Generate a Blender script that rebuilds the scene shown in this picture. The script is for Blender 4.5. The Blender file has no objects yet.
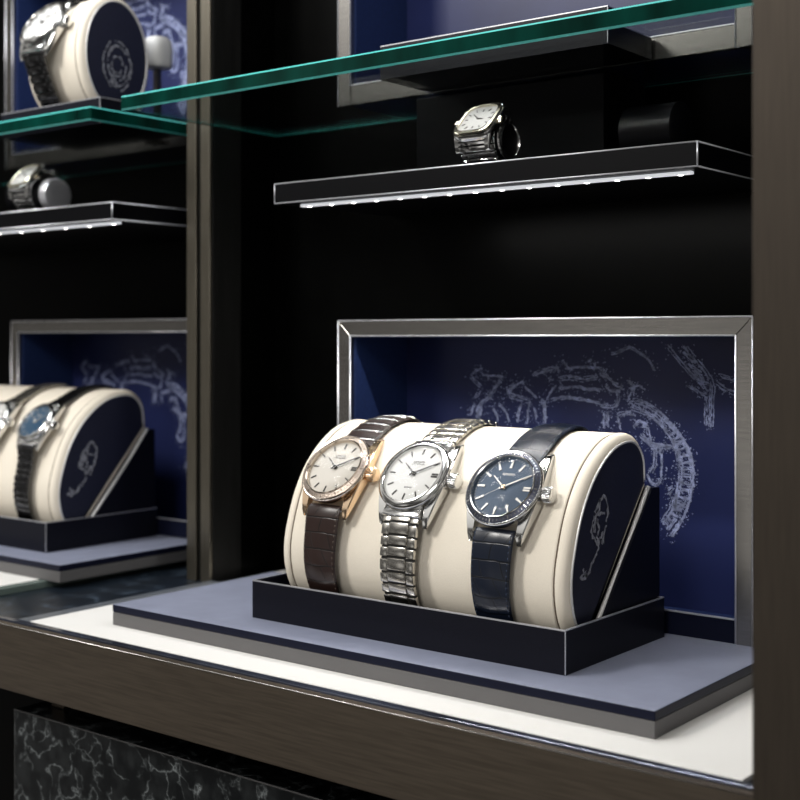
import bpy, bmesh, math, random
from mathutils import Vector, Matrix

SC = bpy.context.scene
COL = SC.collection
Z0 = 1.2                       # camera height above the shop floor
rnd = random.Random(7)

# ------------------------------------------------------------------ camera
FPX, YAW, VH = 1293.74, math.radians(38.2992), 338.136
SY, CY = math.sin(YAW), math.cos(YAW)
cd = bpy.data.cameras.new('camera')
cam = bpy.data.objects.new('camera', cd)
COL.objects.link(cam)
cam.location = (0, 0, Z0)
cam.rotation_euler = (math.pi / 2, 0, YAW)
cd.sensor_width = 36
cd.lens = FPX / 800 * 36
cd.shift_y = (VH - 400) / 800
cd.clip_start = 0.01
cd.dof.use_dof = True
cd.dof.focus_distance = 0.83
cd.dof.aperture_fstop = 8.5
SC.camera = cam

def ray(u, v):
    r = (u - 400) / FPX
    return Vector((-SY + r * CY, CY + r * SY, -(v - VH) / FPX))
def on_y(u, v, Y):             # where a drawn point lies on a real plane of the place
    d = ray(u, v); return d * (Y / d.y)
def on_x(u, v, X):
    d = ray(u, v); return d * (X / d.x)

# ------------------------------------------------------------------ materials
MATS = {}
def nodes_of(name):
    m = bpy.data.materials.new(name); m.use_nodes = True
    nt = m.node_tree
    b = nt.nodes['Principled BSDF']
    MATS[name] = m
    return m, nt, b
def N(nt, t, **kw):
    n = nt.nodes.new(t)
    for k, v in kw.items(): setattr(n, k, v)
    return n
def ramp(nt, stops):
    r = N(nt, 'ShaderNodeValToRGB')
    cr = r.color_ramp
    while len(cr.elements) < len(stops): cr.elements.new(0.5)
    for e, (p, c) in zip(cr.elements, stops):
        e.position = p; e.color = tuple(c) + (1,) if len(c) == 3 else c
    return r
def mat(name, col, rough=.5, metal=0, spec=.5, grain=None, bump=.0, scale=(1, 1, 1), var=.0, coat=0):
    """principled material; grain = noise scale for bump / colour variation"""
    m, nt, b = nodes_of(name)
    b.inputs['Base Color'].default_value = tuple(col) + (1,)
    b.inputs['Roughness'].default_value = rough
    b.inputs['Metallic'].default_value = metal
    b.inputs['Specular IOR Level'].default_value = spec
    if coat:
        b.inputs['Coat Weight'].default_value = coat
        b.inputs['Coat Roughness'].default_value = .12
    if grain:
        tc = N(nt, 'ShaderNodeTexCoord'); mp = N(nt, 'ShaderNodeMapping')
        mp.inputs['Scale'].default_value = scale
        nz = N(nt, 'ShaderNodeTexNoise')
        nz.inputs['Scale'].default_value = grain
        nz.inputs['Detail'].default_value = 4
        nt.links.new(tc.outputs['Object'], mp.inputs['Vector'])
        nt.links.new(mp.outputs['Vector'], nz.inputs['Vector'])
        if bump:
            bp = N(nt, 'ShaderNodeBump'); bp.inputs['Strength'].default_value = bump
            bp.inputs['Distance'].default_value = .0006
            nt.links.new(nz.outputs['Fac'], bp.inputs['Height'])
            nt.links.new(bp.outputs['Normal'], b.inputs['Normal'])
        if var:
            lo = [c * (1 - var) for c in col]; hi = [min(1, c * (1 + var)) for c in col]
            rp = ramp(nt, [(.3, lo), (.7, hi)])
            nt.links.new(nz.outputs['Fac'], rp.inputs['Fac'])
            nt.links.new(rp.outputs['Color'], b.inputs['Base Color'])
    return m

M_black = mat('black_gloss_panel', (.0009, .00095, .0009), .30, spec=.06, grain=40, var=.3)
M_shelf = mat('black_satin_leather', (.0020, .0021, .0030), .42, spec=.10, grain=900, bump=.08)
M_bronze = mat('brushed_bronze', (.165, .135, .105), .42, .85, grain=30, scale=(1, 1, 22), bump=.03, var=.16)
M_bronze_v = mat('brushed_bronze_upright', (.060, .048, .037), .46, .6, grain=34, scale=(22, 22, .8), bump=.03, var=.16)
M_strip = mat('bronze_strip', (.22, .20, .16), .34, .95, grain=60, scale=(12, 12, .6), bump=.02, var=.12)
M_steel = mat('brushed_steel', (.37, .355, .335), .26, 1, grain=60, scale=(1, 6, 14), bump=.02, var=.1)
M_pol = mat('polished_steel', (.78, .78, .78), .14, 1)
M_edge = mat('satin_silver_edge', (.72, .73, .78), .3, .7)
M_gold = mat('rose_gold', (.86, .64, .44), .17, 1)
M_navy = mat('navy_leather', (.0040, .0044, .0095), .42, spec=.2, grain=700, bump=.12, var=.2)
M_navy_edge = mat('navy_edge_band', (.006, .0075, .020), .4, spec=.12)
M_lining = mat('navy_lining', (.016, .031, .105), .5, spec=.25, grain=300, bump=.04, var=.12)
M_panel = mat('navy_backboard', (.016, .0225, .086), .36, spec=.35, grain=14, var=.16)
M_ink = mat('pale_print_ink', (.27, .31, .50), .6, grain=260, var=.55)
M_emb = mat('grey_embossing', (.26, .27, .31), .5, grain=500, var=.5)
M_slab = mat('navy_leather_sheen', (.215, .234, .315), .5, spec=.45, grain=34, bump=.02, var=.09)  # lit sheen of the navy leather, put into a paler top colour
M_slabside = mat('grey_board_edge', (.115, .112, .114), .6)
M_white = mat('white_light_panel', (.80, .79, .765), .5)
M_cream = mat('cream_suede', (.82, .755, .645), .85, spec=.15, grain=1500, bump=.16, var=.03)
M_seam = mat('brown_seam', (.10, .07, .045), .8)
M_pipe = mat('silver_piping', (.78, .78, .78), .35, .4)
M_brown = None
M_marker = mat('polished_marker', (.9, .88, .84), .25, .6)
M_dark_marker = mat('dark_marker', (.035, .032, .03), .3, .3)
M_stitch = mat('pale_stitch', (.11, .085, .07), .8)
M_stitch_b = mat('dark_blue_stitch', (.04, .06, .11), .8)
M_dial_silver = mat('silver_dial', (.50, .47, .42), .42, .15)
M_dial_white = mat('white_dial', (.66, .66, .645), .45, .0)
M_dial_blue = mat('blue_dial', (.040, .066, .108), .3, .25)
M_dial_teal = mat('teal_blue_dial', (.045, .10, .17), .3, .3)
M_insert_br = mat('brown_engraved_bezel', (.42, .35, .30), .34, .8, grain=900, bump=.3, var=.4)
M_insert_bl = mat('slate_engraved_bezel', (.05, .055, .078), .3, .7, grain=900, bump=.2, var=.35)
M_led = mat('led_diffuser', (.8, .85, .95), .4)
M_greenedge = mat('grey_green_edge', (.16, .21, .19), .25, .3)
M_greyedge = mat('blue_grey_edge', (.15, .165, .19), .3, .3)
M_cap = mat('navy_cap_leather', (.015, .017, .036), .45, spec=.35, grain=700, bump=.1, var=.2)
M_core = mat('dark_link_gap', (.03, .03, .03), .5, .5)
M_trim = mat('dark_glass_trim', (.06, .07, .10), .12, .6, grain=14, var=.7)
M_darklink = mat('gunmetal_links', (.10, .10, .105), .22, 1)
M_floor = mat('dark_floor', (.02, .019, .018), .5, grain=3, var=.3)

def leather(name, c1, c2, gloss, kind):
    m, nt, b = nodes_of(name)
    uv = N(nt, 'ShaderNodeUVMap')
    mp = N(nt, 'ShaderNodeMapping'); mp.inputs['Scale'].default_value = (1, 1, 1)
    vo = N(nt, 'ShaderNodeTexBrick')
    vo.inputs['Scale'].default_value = 1
    vo.inputs['Brick Width'].default_value = .5 if kind == 'croc' else 1.0
    vo.inputs['Row Height'].default_value = .30
    vo.inputs['Mortar Size'].default_value = .018
    vo.inputs['Mortar Smooth'].default_value = .6
    vo.inputs['Color1'].default_value = (1, 1, 1, 1); vo.inputs['Color2'].default_value = (.75, .75, .75, 1)
    vo.inputs['Mortar'].default_value = (0, 0, 0, 1)
    nt.links.new(uv.outputs['UV'], mp.inputs['Vector'])
    nz = N(nt, 'ShaderNodeTexNoise'); nz.inputs['Scale'].default_value = 3
    mx = N(nt, 'ShaderNodeMix', data_type='RGBA'); mx.inputs['Factor'].default_value = .06
    nt.links.new(mp.outputs['Vector'], nz.inputs['Vector'])
    nt.links.new(mp.outputs['Vector'], mx.inputs[6]); nt.links.new(nz.outputs['Color'], mx.inputs[7])
    nt.links.new(mx.outputs[2], vo.inputs['Vector'])
    rp = ramp(nt, [(0, c1), (1, c2)])
    nt.links.new(vo.outputs['Color'], rp.inputs['Fac'])
    nt.links.new(rp.outputs['Color'], b.inputs['Base Color'])
    bp = N(nt, 'ShaderNodeBump'); bp.inputs['Strength'].default_value = .3; bp.inputs['Distance'].default_value = .0006
    nt.links.new(vo.outputs['Color'], bp.inputs['Height'])
    nt.links.new(bp.outputs['Normal'], b.inputs['Normal'])
    b.inputs['Roughness'].default_value = gloss
    return m
M_brown = leather('brown_crocodile_leather', (.006, .004, .0035), (.026, .0135, .0115), .32, 'croc')
M_blue = leather('navy_crocodile_leather', (.002, .003, .006), (.006, .010, .022), .3, 'croc')
M_blackstrap = leather('black_ribbed_strap', (.01, .01, .012), (.035, .036, .045), .35, 'rib')

def marble(name, base, vein, sc, amt):
    m, nt, b = nodes_of(name)
    tc = N(nt, 'ShaderNodeTexCoord')
    nz = N(nt, 'ShaderNodeTexNoise'); nz.inputs['Scale'].default_value = sc; nz.inputs['Detail'].default_value = 6
    mx = N(nt, 'ShaderNodeMix', data_type='RGBA'); mx.inputs['Factor'].default_value = .12
    vo = N(nt, 'ShaderNodeTexVoronoi', feature='DISTANCE_TO_EDGE'); vo.inputs['Scale'].default_value = sc * 1.3
    nt.links.new(tc.outputs['Object'], nz.inputs['Vector'])
    nt.links.new(tc.outputs['Object'], mx.inputs[6]); nt.links.new(nz.outputs['Color'], mx.inputs[7])
    nt.links.new(mx.outputs[2], vo.inputs['Vector'])
    r1 = ramp(nt, [(0, (1, 1, 1)), (.025, (.35, .35, .35)), (.09, (0, 0, 0))])
    nt.links.new(vo.outputs['Distance'], r1.inputs['Fac'])
    n2 = N(nt, 'ShaderNodeTexNoise'); n2.inputs['Scale'].default_value = sc * 3; n2.inputs['Detail'].default_value = 8
    nt.links.new(tc.outputs['Object'], n2.inputs['Vector'])
    r2 = ramp(nt, [(.40, (0, 0, 0)), (.66, (1, 1, 1))])
    nt.links.new(n2.outputs['Fac'], r2.inputs['Fac'])
    mu = N(nt, 'ShaderNodeMath', operation='MULTIPLY'); nt.links.new(r1.outputs['Color'], mu.inputs[0]); nt.links.new(r2.outputs['Color'], mu.inputs[1])
    m3 = N(nt, 'ShaderNodeMath', operation='MULTIPLY_ADD'); m3.inputs[1].default_value = .06
    nt.links.new(r2.outputs['Color'], m3.inputs[0]); nt.links.new(mu.outputs[0], m3.inputs[2])
    m4 = N(nt, 'ShaderNodeMath', operation='MULTIPLY'); m4.inputs[1].default_value = amt
    nt.links.new(m3.outputs[0], m4.inputs[0])
    cx = N(nt, 'ShaderNodeMix', data_type='RGBA')
    cx.inputs[6].default_value = base + (1,); cx.inputs[7].default_value = vein + (1,)
    nt.links.new(m4.outputs[0], cx.inputs['Factor'])
    nt.links.new(cx.outputs[2], b.inputs['Base Color'])
    b.inputs['Roughness'].default_value = .28
    return m
M_marble = marble('black_marble', (.004, .005, .006), (.30, .33, .34), 26, .75)
M_marble2 = marble('navy_marble', (.006, .010, .016), (.06, .085, .12), 14, .9)

def glass(name):
    m, nt, b = nodes_of(name)
    b.inputs['Base Color'].default_value = (.93, .985, .965, 1)
    b.inputs['Roughness'].default_value = 0
    b.inputs['IOR'].default_value = 1.5
    b.inputs['Transmission Weight'].default_value = 1
    return m
M_glass = glass('clear_shelf_glass')
M_glassedge = mat('green_glass_edge', (.0006, .026, .019), .14, spec=.14, grain=30, scale=(1, 1, .3), var=.6)
M_glassarris = mat('painted_glass_glint', (.10, .60, .56), .25, spec=.6)  # light caught on the glass bevels, put in as a paler teal
def crystal(name):
    m = bpy.data.materials.new(name); m.use_nodes = True; nt = m.node_tree; MATS[name] = m
    for n in list(nt.nodes): nt.nodes.remove(n)
    out = N(nt, 'ShaderNodeOutputMaterial'); mix = N(nt, 'ShaderNodeMixShader')
    tr = N(nt, 'ShaderNodeBsdfTransparent'); gl = N(nt, 'ShaderNodeBsdfGlossy'); gl.inputs['Roughness'].default_value = .03
    fr = N(nt, 'ShaderNodeFresnel'); fr.inputs['IOR'].default_value = 1.12
    nt.links.new(fr.outputs[0], mix.inputs[0]); nt.links.new(tr.outputs[0], mix.inputs[1]); nt.links.new(gl.outputs[0], mix.inputs[2])
    nt.links.new(mix.outputs[0], out.inputs[0])
    return m
M_crystal = crystal('watch_crystal')
def emit(name, col, s):
    m, nt, b = nodes_of(name)
    b.inputs['Base Color'].default_value = (.8, .8, .8, 1)
    b.inputs['Emission Color'].default_value = tuple(col) + (1,)
    b.inputs['Emission Strength'].default_value = s
    return m
M_ledon = emit('led_light', (1, .97, .94), 9)
M_ledstrip = emit('led_strip_glow', (.92, .95, 1), .62)

# ------------------------------------------------------------------ object helpers
WLOC = {}                      # world matrix of every thing/part made here
def finish(name, bm, m, parent=None, smooth=False, base=None):
    """link a bmesh given in world coordinates (camera height = 0) as ONE mesh object"""
    bm.normal_update()
    me = bpy.data.meshes.new(name)
    mats = m if isinstance(m, (list, tuple)) else [m]
    for x in mats: me.materials.append(x)
    if parent is not None:
        W = WLOC[parent.name]
    else:
        b = Vector(base) if base else None
        if b is None:
            xs = [v.co for v in bm.verts]
            b = Vector((sum(c.x for c in xs) / len(xs), sum(c.y for c in xs) / len(xs), min(c.z for c in xs)))
        W = Matrix.Translation(b)
    inv = W.inverted()
    for v in bm.verts: v.co = inv @ v.co
    bm.to_mesh(me); bm.free()
    if smooth:
        for p in me.polygons: p.use_smooth = True
        if smooth is not True:
            me.set_sharp_from_angle(angle=math.radians(smooth))
    o = bpy.data.objects.new(name, me)
    COL.objects.link(o)
    if parent is not None:
        o.parent = parent
        WLOC[o.name] = W
    else:
        o.location = W.translation + Vector((0, 0, Z0))
        WLOC[o.name] = W
    return o
def tag(o, label=None, cat=None, group=None, kind=None):
    if label: o['label'] = label
    if cat: o['category'] = cat
    if group: o['group'] = group
    if kind: o['kind'] = kind
    return o
def thing(name, loc, label, cat, group=None, rotx=0.0):
    o = bpy.data.objects.new(name, None)
    o.empty_display_size = .02
    COL.objects.link(o)
    o.location = Vector(loc) + Vector((0, 0, Z0)); o.rotation_euler = (rotx, 0, 0)
    WLOC[o.name] = Matrix.Translation(Vector(loc)) @ Matrix.Rotation(rotx, 4, 'X')
    return tag(o, label, cat, group)
def copy_tree(o, off, label=None, parent=None, group=None):
    c = o.copy(); COL.objects.link(c)
    if parent is None:
        c.location = o.location + Vector(off)
        if label: c['label'] = label
        if group: c['group'] = group
        WLOC[c.name] = Matrix.Translation(off) @ WLOC[o.name]
    else:
        c.parent = parent
        WLOC[c.name] = WLOC[parent.name]
    for ch in o.children: copy_tree(ch, off, None, c)
    return c

def box(bm, x0, x1, y0, y1, z0, z1, bev=0.0, seg=2):
    r = bmesh.ops.create_cube(bm, size=1)
    vs = r['verts']
    for v in vs:
        v.co = Vector(((x0 + x1) / 2 + v.co.x * (x1 - x0), (y0 + y1) / 2 + v.co.y * (y1 - y0), (z0 + z1) / 2 + v.co.z * (z1 - z0)))
    if bev:
        es = list({e for v in vs for e in v.link_edges})
        bmesh.ops.bevel(bm, geom=es, offset=bev, segments=seg, affect='EDGES', profile=.5)
    return bm
def bx(*a, **k): return box(bmesh.new(), *a, **k)
def tube(bm, pts, rad, n=8, closed=False, cap=True):
    """round tube along world points; rad may be a list"""
    pts = [Vector(p) for p in pts]; L = len(pts); rings = []
    up = Vector((.213, .331, .92)).normalized()
    for i, p in enumerate(pts):
        a = pts[(i - 1) % L] if (closed or i > 0) else pts[i]
        b = pts[(i + 1) % L] if (closed or i < L - 1) else pts[i]
        t = (b - a).normalized()
        s = t.cross(up).normalized(); q = s.cross(t)
        r = rad[i] if isinstance(rad, (list, tuple)) else rad
        rings.append([bm.verts.new(p + (s * math.cos(2 * math.pi * k / n) + q * math.sin(2 * math.pi * k / n)) * r) for k in range(n)])
    for i in range(L if closed else L - 1):
        A, B = rings[i], rings[(i + 1) % L]
        for k in range(n): bm.faces.new((A[k], A[(k + 1) % n], B[(k + 1) % n], B[k]))
    if not closed and cap:
        bm.faces.new(rings[0][::-1]); bm.faces.new(rings[-1])
    return bm
def loft(bm, secs, closed_ends=True):
    """secs: list of equal-length closed loops of points"""
    rr = [[bm.verts.new(Vector(p)) for p in s] for s in secs]
    n = len(rr[0])
    for A, B in zip(rr, rr[1:]):
        for k in range(n): bm.faces.new((A[k], A[(k + 1) % n], B[(k + 1) % n], B[k]))
    if closed_ends:
        bm.faces.new(rr[0][::-1]); bm.faces.new(rr[-1])
    bmesh.ops.recalc_face_normals(bm, faces=bm.faces[:])
    return bm
def lathe(bm, prof, n=64, sx=1, sy=1, T=None, sup=2.0, fl=None, close=False):
    """prof: (radius, z) pairs turned about z; sup > 2 gives a cushion-square outline; fl=(count,depth) flutes the points tagged True"""
    rings = []
    for p in prof:
        r, z = p[0], p[1]; ring = []
        for k in range(n):
            a = 2 * math.pi * k / n
            c, s = math.cos(a), math.sin(a)
            q = 1.0
            if sup != 2.0: q = 1 / (abs(c) ** sup + abs(s) ** sup) ** (1 / sup)
            rr = r * q
            if fl and len(p) > 2: rr -= fl[1] * (.5 + .5 * math.cos(a * fl[0]))
            v = Vector((rr * c * sx, rr * s * sy, z))
            ring.append(bm.verts.new(T @ v if T else v))
        rings.append(ring)
    pairs = list(zip(rings, rings[1:]))
    if close: pairs.append((rings[-1], rings[0]))
    for A, B in pairs:
        for k in range(n): bm.faces.new((A[k], A[(k + 1) % n], B[(k + 1) % n], B[k]))
    if not close:
        if prof[0][0] > 1e-6: bm.faces.new(rings[0][::-1])
        if prof[-1][0] > 1e-6: bm.faces.new(rings[-1])
    bmesh.ops.recalc_face_normals(bm, faces=bm.faces[:])
    return bm
def outward(bm, W):
    up = W.to_3x3() @ Vector((0, 0, 1)); bm.normal_update()
    for f in bm.faces:
        if f.normal.dot(up) < 0: f.normal_flip()
def prism(bm, poly, T, z0, z1):
    a = [bm.verts.new(T @ Vector((p[0], p[1], z0))) for p in poly]
    b = [bm.verts.new(T @ Vector((p[0], p[1], z1))) for p in poly]
    n = len(poly)
    f = [bm.faces.new(a[::-1]), bm.faces.new(b)]
    for k in range(n): f.append(bm.faces.new((a[k], a[(k + 1) % n], b[(k + 1) % n], b[k])))
    bmesh.ops.recalc_face_normals(bm, faces=f)
    return bm
def ribbon(bm, pts, nrm, w):
    """drawn line: a flat ribbon on a plane with normal nrm, with an uneven hand-drawn width"""
    nrm = Vector(nrm); pts = [Vector(p) for p in pts]
    dense = []
    for a, b in zip(pts, pts[1:]):
        k = max(2, int((b - a).length / .0018))
        dense += [a.lerp(b, i / k) for i in range(k)]
    dense.append(pts[-1])
    if len(dense) < 3: return
    # smooth, then jitter
    for _ in range(3):
        dense = [dense[0]] + [(dense[i - 1] + dense[i] * 2 + dense[i + 1]) / 4 for i in range(1, len(dense) - 1)] + [dense[-1]]
    L = None
    for i, p in enumerate(dense):
        t = (dense[min(i + 1, len(dense) - 1)] - dense[max(i - 1, 0)]).normalized()
        s = t.cross(nrm).normalized()
        ww = w * rnd.uniform(.35, 1.25)
        j = s * rnd.uniform(-.4, .4) * w
        a, b = bm.verts.new(p + s * ww / 2 + j), bm.verts.new(p - s * ww / 2 + j)
        if L and rnd.random() > .06: bm.faces.new((L[0], a, b, L[1]))
        L = (a, b)

# ------------------------------------------------------------------ the setting
wall = finish('wall_back', bx(-2.4, .9, .946, 1.0, -1.2, 1.4), M_black); tag(wall, kind='structure')
pan = finish('trim_1', bx(-.8455, .6, .880, .9455, -.2185, 1.2, bev=.001), M_black); tag(pan, kind='structure')
fl = finish('floor', bx(-2.4, .9, -2.6, 1.0, -1.25, -1.2), M_floor); tag(fl, kind='structure')

tr2 = finish('trim_2', bx(-.8505, -.8468, .8377, .9455, -.2184, 1.2), M_black); tag(tr2, kind='structure')

# counter
ct = thing('display_counter', (-.95, .76, -.2665), 'long bronze fronted counter with dark marble top carrying both watch displays', 'counter')
finish('marble_top', bx(-1.9, -.12, .5925, .9455, -.2655, -.2185), M_marble2, ct)
finish('fascia', bx(-1.9, -.12, .584, .592, -.2665, -.2172, bev=.0006), M_bronze, ct)
finish('edge_trim', bx(-1.9, -.12, .5925, .5985, -.2184, -.2160, bev=.0004), M_trim, ct)
bm = bmesh.new(); tube(bm, [(-1.9, .5842, -.2172), (-.12, .5842, -.2172)], .0005, 6); finish('edge_bead', bm, M_steel, ct, smooth=True)
# plinth below
pl = thing('marble_plinth', (-.55, .75, -1.2), 'black white-veined marble plinth block standing under the bronze counter', 'plinth')
finish('block', bx(-.863, -.2, .606, .93, -1.2, -.2895, bev=.0012), M_marble, pl)
bm = bmesh.new(); tube(bm, [(-.863, .6065, -.2900), (-.2, .6065, -.2900)], .0006, 6); finish('edge_highlight', bm, M_slabside, pl, smooth=True)  # grey tube added as the highlight along the marble edge
finish('recess', bx(-.80, -.22, .66, .92, -.2894, -.2667), M_black, pl)
finish('lit_patch_block', bx(-.845, -.830, .628, .66, -.2894, -.2667, bev=.001), M_bronze, pl)  # added block standing in for a top-lit patch under the fascia

# light plates and slabs
LZ = .0030
def plate(x0, x1, y0, y1, label, dz=0):
    t = thing('light_plate', ((x0 + x1) / 2, (y0 + y1) / 2, -.2185), label, 'display base', 'white base plates on the counter')
    finish('panel', bx(x0, x1, y0, y1, -.2184, -.2156 + dz, bev=.0003), M_white, t)
    return t
p1 = plate(-.8320, -.26, .599, .8795, 'white base plate on the counter under the front slate blue slab')
finish('edge_strip', bx(-.8460, -.8321, .599, .800, -.2184, -.2157, bev=.0003), M_greyedge, p1)
p2 = plate(-1.75, -.957, .622, .9455, 'white base plate at far left under the farther slate blue slab', dz=LZ)
finish('edge_strip', bx(-.9569, -.945, .622, .9455, -.2184, -.2158 + LZ, bev=.0003), M_greenedge, p2)

def slab(x0, x1, y0, y1, label, dz=0):
    t = thing('display_slab', ((x0 + x1) / 2, (y0 + y1) / 2, -.2155 + dz), label, 'display slab', 'slate blue slabs')
    finish('board', bx(x0, x1, y0, y1, -.2155 + dz, -.2059 + dz, bev=.0004), M_slabside, t)
    bm = bx(x0 - .0002, x1 + .0002, y0 - .0002, y1 + .0002, -.2058 + dz, -.2001 + dz, bev=.0007)
    bm.normal_update()
    for f in bm.faces: f.material_index = 0 if f.normal.z > .8 else 1
    finish('leather_top', bm, [M_slab, M_navy_edge], t)
    return t
slab(-.7726, -.323, .6297, .803, 'slate blue leather slab in the middle under the tray with three watches')
slab(-1.58, -.9275, .698, .872, 'slate blue leather slab at the left, cut by the bronze post', dz=LZ)

# ------------------------------------------------------------------ cushion cross-section (Y, Z)
P = [(.7785, -.099), (.777, -.080), (.769, -.068), (.757, -.0625), (.742, -.063), (.727, -.0675), (.711, -.0775), (.697, -.0915),
     (.686, -.109), (.6785, -.1285), (.6745, -.146), (.6752, -.162), (.680, -.176), (.689, -.186), (.700, -.189)]
def catmull(P, k=6):
    out = []
    for i in range(len(P) - 1):
        p0 = P[max(i - 1, 0)]; p1 = P[i]; p2 = P[i + 1]; p3 = P[min(i + 2, len(P) - 1)]
        for j in range(k):
            t = j / k
            out.append(tuple(.5 * (2 * p1[c] + (p2[c] - p0[c]) * t + (2 * p0[c] - 5 * p1[c] + 4 * p2[c] - p3[c]) * t * t + (3 * p1[c] - p0[c] - 3 * p2[c] + p3[c]) * t ** 3) for c in (0, 1)))
    out.append(P[-1])
    return out
ARC = catmull(P)
def closed_profile(arc, nb=14):
    a, b = arc[-1], arc[0]
    return arc + [(a[0] + (b[0] - a[0]) * i / nb, a[1] + (b[1] - a[1]) * i / nb) for i in range(1, nb)]
PROF = closed_profile(ARC)
def inset(poly, d):
    n = len(poly); out = []
    cx = sum(p[0] for p in poly) / n; cz = sum(p[1] for p in poly) / n
    for i in range(n):
        a = poly[i - 1]; b = poly[(i + 1) % n]
        t = Vector((b[0] - a[0], b[1] - a[1])).normalized()
        nn = Vector((t.y, -t.x))
        if nn.dot(Vector((poly[i][0] - cx, poly[i][1] - cz))) < 0: nn = -nn
        out.append((poly[i][0] - nn.x * d, poly[i][1] - nn.y * d))
    return out
def sec(x, poly): return [(x, p[0], p[1]) for p in poly]

EMBLEM = [[(285, 105), (315, 140), (320, 200), (310, 280), (300, 340), (285, 420)], [(285, 105), (260, 150), (235, 220), (215, 300), (205, 345), (220, 375), (240, 410)],
          [(245, 220), (230, 290), (222, 350)], [(252, 230), (238, 300), (230, 350)], [(262, 230), (290, 225), (300, 230)], [(270, 120), (262, 200), (250, 280)],
          [(255, 270), (262, 330), (255, 370)], [(290, 345), (275, 385), (260, 400)], [(240, 380), (265, 430), (285, 415)], [(245, 405), (262, 440), (250, 485), (240, 510)],
          [(238, 505), (215, 545), (205, 590), (180, 640), (150, 672), (133, 650), (150, 630), (185, 632)], [(225, 520), (240, 540), (212, 552)], [(150, 580), (158, 610), (170, 620)]]

def cushion(xl, xr, prof, label, dx=0, dy=0, dz=0, emblem=True):
    pr = [(p[0] + dy, p[1] + dz) for p in prof]
    zc = min(p[1] for p in pr)
    t = thing('watch_cushion', ((xl + xr) / 2, sum(p[0] for p in pr) / len(pr), zc), label, 'cushion', 'cream watch cushions')
    e = .0088
    # main body with softened ends that dip into the seam
    bm = bmesh.new()
    xs = [(xl + e, .0016), (xl + e + .0004, .0006), (xl + e + .0014, .0)] + [(xl + e + .002 + (xr - xl - 2 * e - .004) * i / 24, 0) for i in range(25)] + [(xr - e - .0014, 0), (xr - e - .0004, .0006), (xr - e, .0016)]
    loft(bm, [sec(x, inset(pr, d)) for x, d in xs])
    finish('body', bm, M_cream, t, smooth=50)
    for s in (-1, 1):
        X = xr if s > 0 else xl
        bm = bmesh.new()
        k = [(e - .0001, .0016), (e - .0006, .0004), (e - .0018, -.0003), (.0045, -.0002), (.0028, .0004), (.0014, .0016), (.0004, .0034), (.0000, .0050), (.0006, .0066)]
        loft(bm, [sec(X - s * a, inset(pr, d)) for a, d in k])
        finish('end_roll', bm, M_cream, t, smooth=60)
        bm = bmesh.new()
        seam = inset(pr, .0009)
        tube(bm, [(X - s * e, p[0], p[1]) for p in seam], .0007, 6, closed=True)
        finish('seam', bm, M_seam, t, smooth=True)
        bm = bmesh.new()
        loft(bm, [sec(X - s * .002, inset(pr, .0054)), sec(X + s * .0002, inset(pr, .0054)), sec(X + s * .0006, inset(pr, .0060)), sec(X + s * .0008, inset(pr, .0072))])
        c = finish('end_cap', bm, M_cap, t, smooth=40)
        bm = bmesh.new()
        ring = [(X + s * .0006, p[0], p[1]) for p in inset(pr, .0052)]
        if emblem: tube(bm, ring[2:len(ARC) - 2], .00085, 6)
        else: tube(bm, ring, .00075, 6, closed=True)
        finish('piping', bm, M_pipe, t, smooth=True)
        if s > 0 and emblem:
            bm = bmesh.new()
            for st in EMBLEM:
                q = [on_x(560 + a / 6.667, 480 + b / 6.667, -.404) for a, b in st]
                ribbon(bm, [(X + .00095, p.y + dy, p.z + dz) for p in q], (1, 0, 0), .0024)
            finish('emblem', bm, M_emb, c)
    return t
def back_piping(t, xr, dy=0, dz=0, arc=None):
    arc = arc or ARC
    a, b = arc[-1], arc[0]
    bm = bmesh.new()
    q = [(xr + .0004, a[0] + (b[0] - a[0]) * k / 20 + dy + .0004 + .0022 * math.sin(math.pi * k / 20), a[1] + (b[1] - a[1]) * k / 20 + dz) for k in range(21)]
    tube(bm, q, .0017, 8)
    finish('edge_cord', bm, M_pipe, t, smooth=True)

main_cushion = cushion(-.641, -.405, PROF, 'big cream cushion in the middle holding three watches')
back_piping(main_cushion, -.405)

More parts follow.
